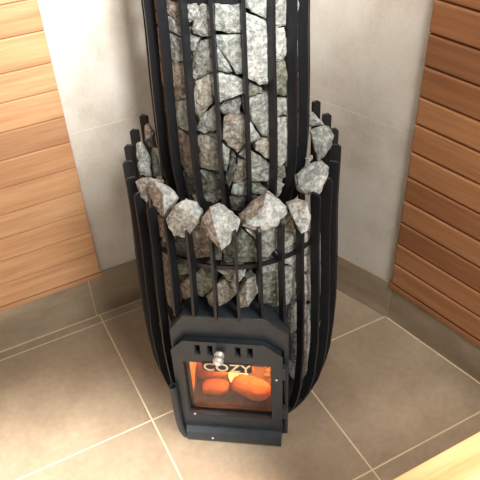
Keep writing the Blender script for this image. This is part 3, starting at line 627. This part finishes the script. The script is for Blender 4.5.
 ('R','white',[0.2785,0.632,0.4659],[-0.319,-0.724,0.612],[(-0.0233,0.0133,-0.0),(-0.0113,0.0263,0.0),(0.0015,0.0296,0.0),(0.0147,0.0203,-0.0),(0.0276,0.0055,0.0),(0.0223,-0.0108,0.0),(0.0145,-0.0214,-0.0),(0.0011,-0.0344,-0.0),(-0.0047,-0.0173,0.0),(-0.0183,-0.0135,-0.0),(-0.0241,0.0022,0.0)],[(-0.0083,0.0065)],'brown',(-1,-0.2),0.35),
 ('R','white',[0.3388,0.6164,0.4713],[-0.385,-0.701,0.601],[(-0.0337,0.0013,-0.0),(-0.0166,0.0177,0.0),(0.0046,0.0327,0.0),(0.0184,0.0226,0.0),(0.0322,0.0112,0.0),(0.0278,-0.0026,0.0),(0.0178,-0.0164,0.0),(0.0053,-0.012,0.0),(-0.0061,-0.0244,0.0),(-0.02,-0.0158,0.0),(-0.0298,-0.0142,0.0)],[(-0.0027,0.0048)],'brown',(-1,1),0.35),
 ('R','white',[0.3798,0.5907,0.4718],[-0.432,-0.672,0.601],[(-0.0183,0.0159,0.0),(-0.0059,0.0218,0.0),(0.0108,0.018,-0.0),(0.014,-0.0,-0.0),(0.0118,-0.0195,-0.0),(0.0023,-0.0254,-0.0),(-0.005,-0.0144,-0.0),(-0.0096,0.0036,0.0)],[],'tan',(-0.3,1),0.4),
 ('R','pale',[0.43,0.6344,0.4884],[-0.467,-0.688,0.555],[(-0.0278,0.004,-0.0),(-0.0067,0.0205,-0.0),(0.0089,0.0253,-0.0),(0.0208,0.0156,0.0),(0.0199,0.004,-0.0),(0.0072,-0.0036,-0.0),(0.0081,-0.0238,-0.0),(-0.0063,-0.0243,-0.0),(-0.024,-0.0177,-0.0)],[],'white',(0.7,-1),0.3),
 ('R','pale',[0.4751,0.6878,0.5063],[-0.489,-0.709,0.508],[(-0.0168,0.016,-0.0),(-0.0081,0.0223,0.0),(0.0099,0.0227,0.0),(0.0196,0.0096,0.0),(0.0158,-0.0055,0.0),(0.0046,-0.0209,-0.0),(-0.0026,-0.0287,-0.0),(-0.0093,-0.0153,-0.0),(-0.013,-0.0003,0.0)],[],None,(0,0),0),
 ('R','pale',[0.4887,0.7321,0.5178],[-0.487,-0.729,0.48],[(-0.0105,0.0155,-0.0),(0.0021,0.0111,-0.0),(0.0167,-0.007,0.0),(-0.0002,-0.0104,-0.0),(-0.0081,-0.0091,0.0)],[],None,(0,0),0),
 ('R','grey',[0.4437,0.6684,0.4977],[-0.469,-0.706,0.531],[(-0.0082,0.0013,0.0),(0.0035,0.006,0.0),(0.0067,-0.0013,0.0),(-0.002,-0.006,0.0)],[],None,(0,0),0),
 ('B','brown',[0.2272,0.7213,0.4201],[-0.966,-0.259,0.0],[(-0.0112,0.0182,-0.0001),(0.0089,0.0176,0.0),(0.0102,-0.0168,-0.0),(-0.0078,-0.019,0.0001)],[],None,(0,0),0),
 ('B','brown',[0.2254,0.729,0.3187],[-0.979,-0.205,0.0],[(-0.0068,0.0666,0.0002),(0.0162,0.0762,-0.0005),(0.0094,-0.0111,0.0001),(0.0035,-0.0788,0.0003),(-0.0122,-0.0618,-0.0001),(-0.0101,0.009,0.0)],[],None,(0,0),0),
 ('B','dark',[0.2404,0.6888,0.397],[-0.872,-0.489,0.0],[(-0.0105,0.0156,-0.0),(0.0095,0.0239,0.0),(0.0107,-0.0153,-0.0),(-0.0096,-0.0242,0.0)],[],None,(0,0),0),
 ('B','green',[0.2404,0.689,0.36],[-0.873,-0.487,0.0],[(-0.0128,0.0047,-0.0001),(0.0103,0.0172,0.0001),(0.0117,-0.0051,-0.0),(-0.0092,-0.0168,0.0001)],[],None,(0,0),0),
 ('B','brown',[0.2411,0.6876,0.3196],[-0.868,-0.497,0.0],[(-0.0139,0.0022,-0.0003),(0.0052,0.0268,0.0003),(0.0133,0.0151,-0.0003),(0.0046,-0.0151,0.0003),(-0.0092,-0.029,0.0001)],[],None,(0,0),0),
 ('B','brown',[0.2628,0.6592,0.4251],[-0.715,-0.699,0.0],[(-0.0151,0.0201,-0.0002),(0.0,0.0294,0.0006),(0.014,0.0113,-0.0001),(0.0146,-0.0252,-0.0002),(-0.0135,-0.0356,-0.0001)],[],None,(0,0),0),
 ('B','green',[0.2598,0.6624,0.3459],[-0.737,-0.676,0.0],[(-0.0158,0.0103,-0.0002),(0.0013,0.0302,0.0006),(0.0171,0.0253,-0.0004),(0.0168,-0.0041,-0.0004),(-0.0035,-0.0308,0.0006),(-0.016,-0.0308,-0.0003)],[],None,(0,0),0),
 ('B','brown',[0.2688,0.6529,0.3117],[-0.671,-0.741,0.0],[(-0.0102,0.0072,-0.0001),(0.0026,0.0232,0.0002),(0.011,0.0027,-0.0002),(0.0049,-0.0185,0.0001),(-0.0083,-0.0147,-0.0)],[],None,(0,0),0),
 ('B','dark',[0.2779,0.6452,0.4136],[-0.607,-0.795,0.0],[(-0.0077,0.0215,-0.0001),(0.0011,0.0188,0.0001),(0.0059,-0.0019,-0.0),(0.0063,-0.0215,-0.0),(-0.0057,-0.0169,0.0)],[],None,(0,0),0),
 ('B','green',[0.2919,0.6359,0.4089],[-0.509,-0.861,0.0],[(-0.0089,0.0012,-0.0001),(-0.0008,0.0131,0.0002),(0.0098,0.0205,-0.0001),(0.0083,-0.0163,-0.0),(-0.0084,-0.0185,-0.0)],[],None,(0,0),0),
 ('B','tan',[0.2906,0.637,0.366],[-0.519,-0.855,0.0],[(-0.0184,0.0094,-0.0007),(0.0093,0.0127,0.0002),(0.0114,-0.0122,0.0),(-0.0024,-0.0099,0.0005)],[],None,(0,0),0),
 ('B','tan',[0.2824,0.6423,0.3273],[-0.577,-0.817,0.0],[(-0.0117,0.016,-0.0),(0.0016,0.0282,0.0004),(0.0192,0.0051,-0.0008),(0.0022,-0.0216,0.0004),(-0.0112,-0.0277,0.0)],[(0.002,0.0067)],None,(0,0),0),
 ('B','green',[0.3136,0.6258,0.4175],[-0.357,-0.934,0.0],[(-0.0121,0.0188,0.0),(-0.0044,0.0311,0.0005),(0.0141,0.0075,-0.0002),(0.0149,-0.0297,-0.0003),(-0.0125,-0.0277,-0.0)],[],None,(0,0),0),
 ('B','white',[0.3226,0.6223,0.4421],[-0.292,-0.956,0.0],[(-0.0086,0.0083,-0.0001),(0.003,0.0045,0.0001),(0.0056,-0.0128,0.0)],[],None,(0,0),0),
 ('B','white',[0.3063,0.6284,0.3671],[-0.407,-0.913,0.0],[(-0.005,0.0093,0.0),(0.0073,0.0121,-0.0001),(0.0037,-0.0038,0.0001),(-0.006,-0.0176,-0.0)],[],None,(0,0),0),
 ('B','white',[0.3138,0.6257,0.3264],[-0.354,-0.935,0.0],[(-0.0141,-0.005,-0.0002),(-0.0005,0.0279,0.0005),(0.0122,0.0318,-0.0001),(0.0163,0.0011,-0.0005),(-0.0005,-0.0264,0.0005),(-0.0134,-0.0295,-0.0002)],[(-0.0027,0.0005)],'brown',(-1,0),0.1),
 ('B','grey',[0.3429,0.6181,0.4191],[-0.149,-0.989,0.0],[(-0.0147,0.0128,-0.0003),(-0.0054,0.0255,0.0004),(0.0136,0.027,-0.0001),(0.0169,-0.0162,-0.0005),(0.0019,-0.0286,0.0005),(-0.0123,-0.0205,-0.0)],[],None,(0,0),0),
 ('B','grey',[0.3458,0.6179,0.3689],[-0.129,-0.992,0.0],[(-0.0171,0.0187,-0.0003),(0.0139,0.0126,0.0001),(0.0174,-0.0116,-0.0003),(0.0018,-0.0136,0.0007),(-0.016,-0.0061,-0.0002)],[],'white',(1,0),0.45),
 ('B','green',[0.349,0.6174,0.3227],[-0.106,-0.994,0.0],[(-0.0164,0.0312,-0.0003),(-0.0049,0.036,0.0005),(0.014,0.0286,-0.0001),(0.0179,-0.0393,-0.0005),(0.0049,-0.0377,0.0005),(-0.0156,-0.0188,-0.0002)],[],None,(0,0),0),
 ('B','tan',[0.3778,0.617,0.4395],[0.097,-0.995,0.0],[(-0.0131,0.0092,-0.0003),(0.0009,0.0199,0.0004),(0.0107,-0.0014,-0.0001),(0.0111,-0.0187,-0.0001),(-0.0096,-0.009,0.0)],[],None,(0,0),0),
 ('B','pale',[0.3785,0.6174,0.4117],[0.102,-0.995,0.0],[(-0.0172,0.019,-0.0004),(0.0124,0.0054,0.0001),(0.0149,-0.0096,-0.0001),(-0.0101,-0.0149,0.0003)],[],None,(0,0),0),
 ('B','white',[0.3798,0.6173,0.3716],[0.111,-0.994,0.0],[(-0.0167,0.0115,-0.0006),(-0.0002,0.0118,0.0004),(0.0143,-0.0022,-0.0003),(0.0083,-0.0175,0.0002),(-0.0057,-0.0038,0.0003)],[],None,(0,0),0),
 ('B','pale',[0.3787,0.6173,0.3168],[0.104,-0.995,0.0],[(-0.0137,0.0457,-0.0002),(0.0117,0.0346,0.0),(0.0169,-0.0054,-0.0005),(0.0045,-0.0362,0.0004),(-0.0077,-0.0384,0.0003),(-0.0117,-0.0002,0.0)],[],None,(0,0),0),
 ('B','grey',[0.3794,0.6173,0.3894],[0.109,-0.994,0.0],[(-0.0129,0.0054,-0.0001),(0.0077,0.0113,0.0002),(0.0145,-0.0125,-0.0003),(-0.0093,-0.0042,0.0002)],[],None,(0,0),0),
 ('B','pale',[0.4115,0.6248,0.3807],[0.336,-0.942,0.0],[(-0.0147,0.0294,-0.0002),(0.01,0.0184,0.0003),(0.0157,-0.0307,-0.0003),(-0.0111,-0.0171,0.0002)],[],None,(0,0),0),
 ('B','white',[0.4132,0.6255,0.3404],[0.348,-0.937,0.0],[(-0.0151,0.0224,-0.0001),(0.011,0.0095,0.0002),(0.016,-0.0246,-0.0002),(-0.0119,-0.0072,0.0002)],[],None,(0,0),0),
 ('B','white',[0.419,0.6277,0.2879],[0.389,-0.921,0.0],[(-0.0156,0.0373,-0.0003),(0.0101,0.0212,0.0002),(0.017,-0.033,-0.0005),(0.0004,-0.029,0.0005),(-0.0119,0.0035,0.0)],[],None,(0,0),0),
 ('B','white',[0.4128,0.6254,0.243],[0.346,-0.938,0.0],[(-0.0123,0.0443,0.0001),(0.0077,0.0107,0.0005),(0.0229,-0.024,-0.0012),(-0.0044,-0.0412,0.0006),(-0.0138,0.0102,-0.0)],[],None,(0,0),0),
 ('B','white',[0.4244,0.6302,0.1689],[0.427,-0.904,0.0],[(-0.0172,0.0287,-0.0004),(0.0103,0.0434,0.0003),(0.0162,-0.0412,-0.0003),(-0.0092,-0.0309,0.0004)],[],None,(0,0),0),
 ('B','pale',[0.4223,0.6292,0.0964],[0.413,-0.911,0.0],[(-0.0127,0.0449,0.0),(0.0147,0.0304,-0.0002),(0.0106,-0.0314,0.0002),(-0.0126,-0.0439,0.0)],[],None,(0,0),0),
 ('B','pale',[0.452,0.6496,0.3412],[0.63,-0.776,0.0],[(-0.0276,0.0533,-0.0004),(0.0082,0.0357,0.0021),(0.0378,-0.0636,-0.0028),(-0.0184,-0.0253,0.0011)],[],None,(0,0),0),
 ('B','pale',[0.4587,0.6561,0.2534],[0.681,-0.733,0.0],[(-0.0314,0.0626,-0.0007),(0.0286,0.0213,-0.0),(0.028,-0.0643,0.0001),(-0.0251,-0.0197,0.0006)],[],None,(0,0),0),
 ('B','pale',[0.4602,0.657,0.1566],[0.69,-0.724,0.0],[(-0.0263,0.0738,0.0),(0.0265,0.0291,-0.0),(0.0264,-0.0726,0.0),(-0.0267,-0.0303,-0.0)],[],None,(0,0),0),
 ('B','grey',[0.3938,0.6193,0.238],[0.21,-0.978,0.0],[(-0.007,0.0345,-0.0),(0.0068,0.03,-0.0),(0.0061,-0.0328,0.0),(-0.0058,-0.0318,0.0)],[],None,(0,0),0),
 ('B','dark',[0.3948,0.6196,0.1666],[0.217,-0.976,0.0],[(-0.0068,0.0329,0.0),(0.0078,0.0298,-0.0),(0.007,-0.0331,0.0),(-0.008,-0.0296,-0.0)],[],None,(0,0),0),
]
def stone(rec, seed):
    where, tone, ce, n, loc, pk, t2, dr, thr = rec
    rnd = random.Random(seed); ce = Vector(ce); n = Vector(n).normalized()
    ex = ZV.cross(n).normalized(); ey = n.cross(ex)
    size = sum(math.hypot(p[0], p[1]) for p in loc) / len(loc)
    if where == 'T': ce = ce - n * 0.0006
    if where == 'T': d1, d2 = min(0.0036, size * 0.25), min(0.034, 0.012 + size * 0.7)
    elif where == 'B': d1, d2 = min(0.0035, size * 0.3), min(0.03, 0.012 + size * 0.7)
    else: d1, d2 = size * 0.45, size * 0.7
    if not pk: pk = [(rnd.uniform(-.25, .25) * size, rnd.uniform(-.25, .25) * size)]
    pts = []
    for x, y, z in loc: pts.append((x * 1.02, y * 1.02, z - d1 * 0.35))
    m = len(loc)
    for i in range(m):                                        # front facets
        x, y, z = loc[i]; s = rnd.uniform(0.72, 0.95)
        px, py = pk[i % len(pk)]
        pts.append((px + (x - px) * s, py + (y - py) * s, z * s + d1 * rnd.uniform(0.1, 0.55)))
    for px, py in pk: pts.append((px, py, d1))
    for x, y, z in loc:                                       # back
        s = rnd.uniform(0.55, 0.8); pts.append((x * s, y * s, z - d2 * rnd.uniform(0.8, 1.0)))
    bm = bmesh.new()
    for p in pts: bm.verts.new(p)
    bmesh.ops.convex_hull(bm, input=bm.verts[:])
    loose = [v for v in bm.verts if not v.link_faces]
    if loose: bmesh.ops.delete(bm, geom=loose, context='VERTS')
    bmesh.ops.recalc_face_normals(bm, faces=bm.faces[:])
    if t2:
        dl = math.hypot(*dr)
        for f in bm.faces:
            c = f.calc_center_median()
            if (c.x * dr[0] + c.y * dr[1]) / dl > thr * size: f.material_index = 1
    bmesh.ops.triangulate(bm, faces=bm.faces[:])
    bmesh.ops.subdivide_edges(bm, edges=bm.edges[:], cuts=3, use_grid_fill=True)
    off = Vector((seed * 3.7, seed * 1.3, 0))
    for v in bm.verts:
        q = v.co * 160 + off
        v.co += v.normal * (noise.noise(q * 1.6) * 0.0013 + noise.noise(q * 0.5) * 0.0024)
    for v in bm.verts: v.co = ce + ex * v.co.x + ey * v.co.y + n * v.co.z
    mats = [M['st_' + tone]] + ([M['st_' + t2]] if t2 else [])
    return make_obj('stone', bm, mats, origin=ce)
TT = [r for r in STONES if r[0] == 'T']; BB = [r for r in STONES if r[0] == 'B']; RR = [r for r in STONES if r[0] == 'R']
ORD = ['first', 'second', 'third', 'fourth', 'fifth', 'sixth', 'seventh', 'eighth', 'ninth', 'tenth', 'eleventh', 'twelfth', 'thirteenth', 'fourteenth']
WORD = dict(white='white-faced', pale='pale grey', grey='mid grey', dark='dark grey', brown='brown-stained', tan='tan-stained', green='greenish grey')
seed = 11
tcols = [(range(0, 7), 'second and third'), (list(range(7, 12)) + [13, 14, 15, 16], 'third and fourth'), ([12] + list(range(17, 29)), 'fourth and fifth'),
         (range(29, 38), 'fifth and sixth'), (range(38, 45), 'sixth and seventh'), (range(45, 49), 'two rightmost')]
for idx, gap in tcols:
    for k, i in enumerate(sorted(idx, key=lambda i: -TT[i][2][2])):
        where = ('between the %s tower bars' if 'right' in gap else 'between %s tower bars from left') % gap
        tag(stone(TT[i], seed), '%s stone %s, %s down' % (WORD[TT[i][1]], where, ORD[k]), 'stone', 'stones in the tower cage'); seed += 1
bcols = [((0, 1), 'left of the leftmost bar above the door'), ((2, 3, 4), 'between first and second bars above the door'), ((5, 6, 7), 'between second and third bars above the door'),
         ((8, 9, 10, 11), 'between third and fourth bars above the door'), ((12, 13, 14, 15), 'between fourth and fifth bars above the door'), ((16, 17, 18), 'between fifth and sixth bars above the door'),
         ((19, 20, 21, 22, 23), 'just right of the sixth bar above the door'), ((24, 25, 26, 27, 28, 29), 'between the two basket bars right of the door'),
         ((30, 31, 32), 'in the narrow slit near the right edge of the basket'), ((33, 34), 'low in the dark slit beside the door hinges')]
for idx, gap in bcols:
    for k, i in enumerate(sorted(idx, key=lambda i: -BB[i][2][2])):
        tag(stone(BB[i], seed), '%s stone %s, %s down' % (WORD[BB[i][1]], gap, ORD[k]), 'stone', 'stones in the lower basket'); seed += 1
RL = ['dark brown stone standing behind the left rear basket bars', 'tall narrow speckled stone leaning inside the left basket bars', 'dark stone wedged between the tower and the tall speckled stone',
      'flat tan stone under the two-toned brown and white stone at left', 'two-toned stone, brown left and white right, at left of the basket rim', 'brown ridged stone with white upper edge, left of the big white rim stone',
      'big white stone with brown left side at the front middle of the rim', 'big white tilted stone with brown upper left edge on the front rim', 'white rounded stone on the rim right of the big tilted white one',
      'large pale speckled stone against the right basket bars', 'pale speckled stone at the upper right, behind the large speckled one', 'pale stone beside the tower, farthest back on the right', 'small grey stone in the shadow between two pale speckled stones at right']
for r, l in zip(RR, RL):
    tag(stone(r, seed), l, 'stone', 'stones heaped on the basket rim'); seed += 1
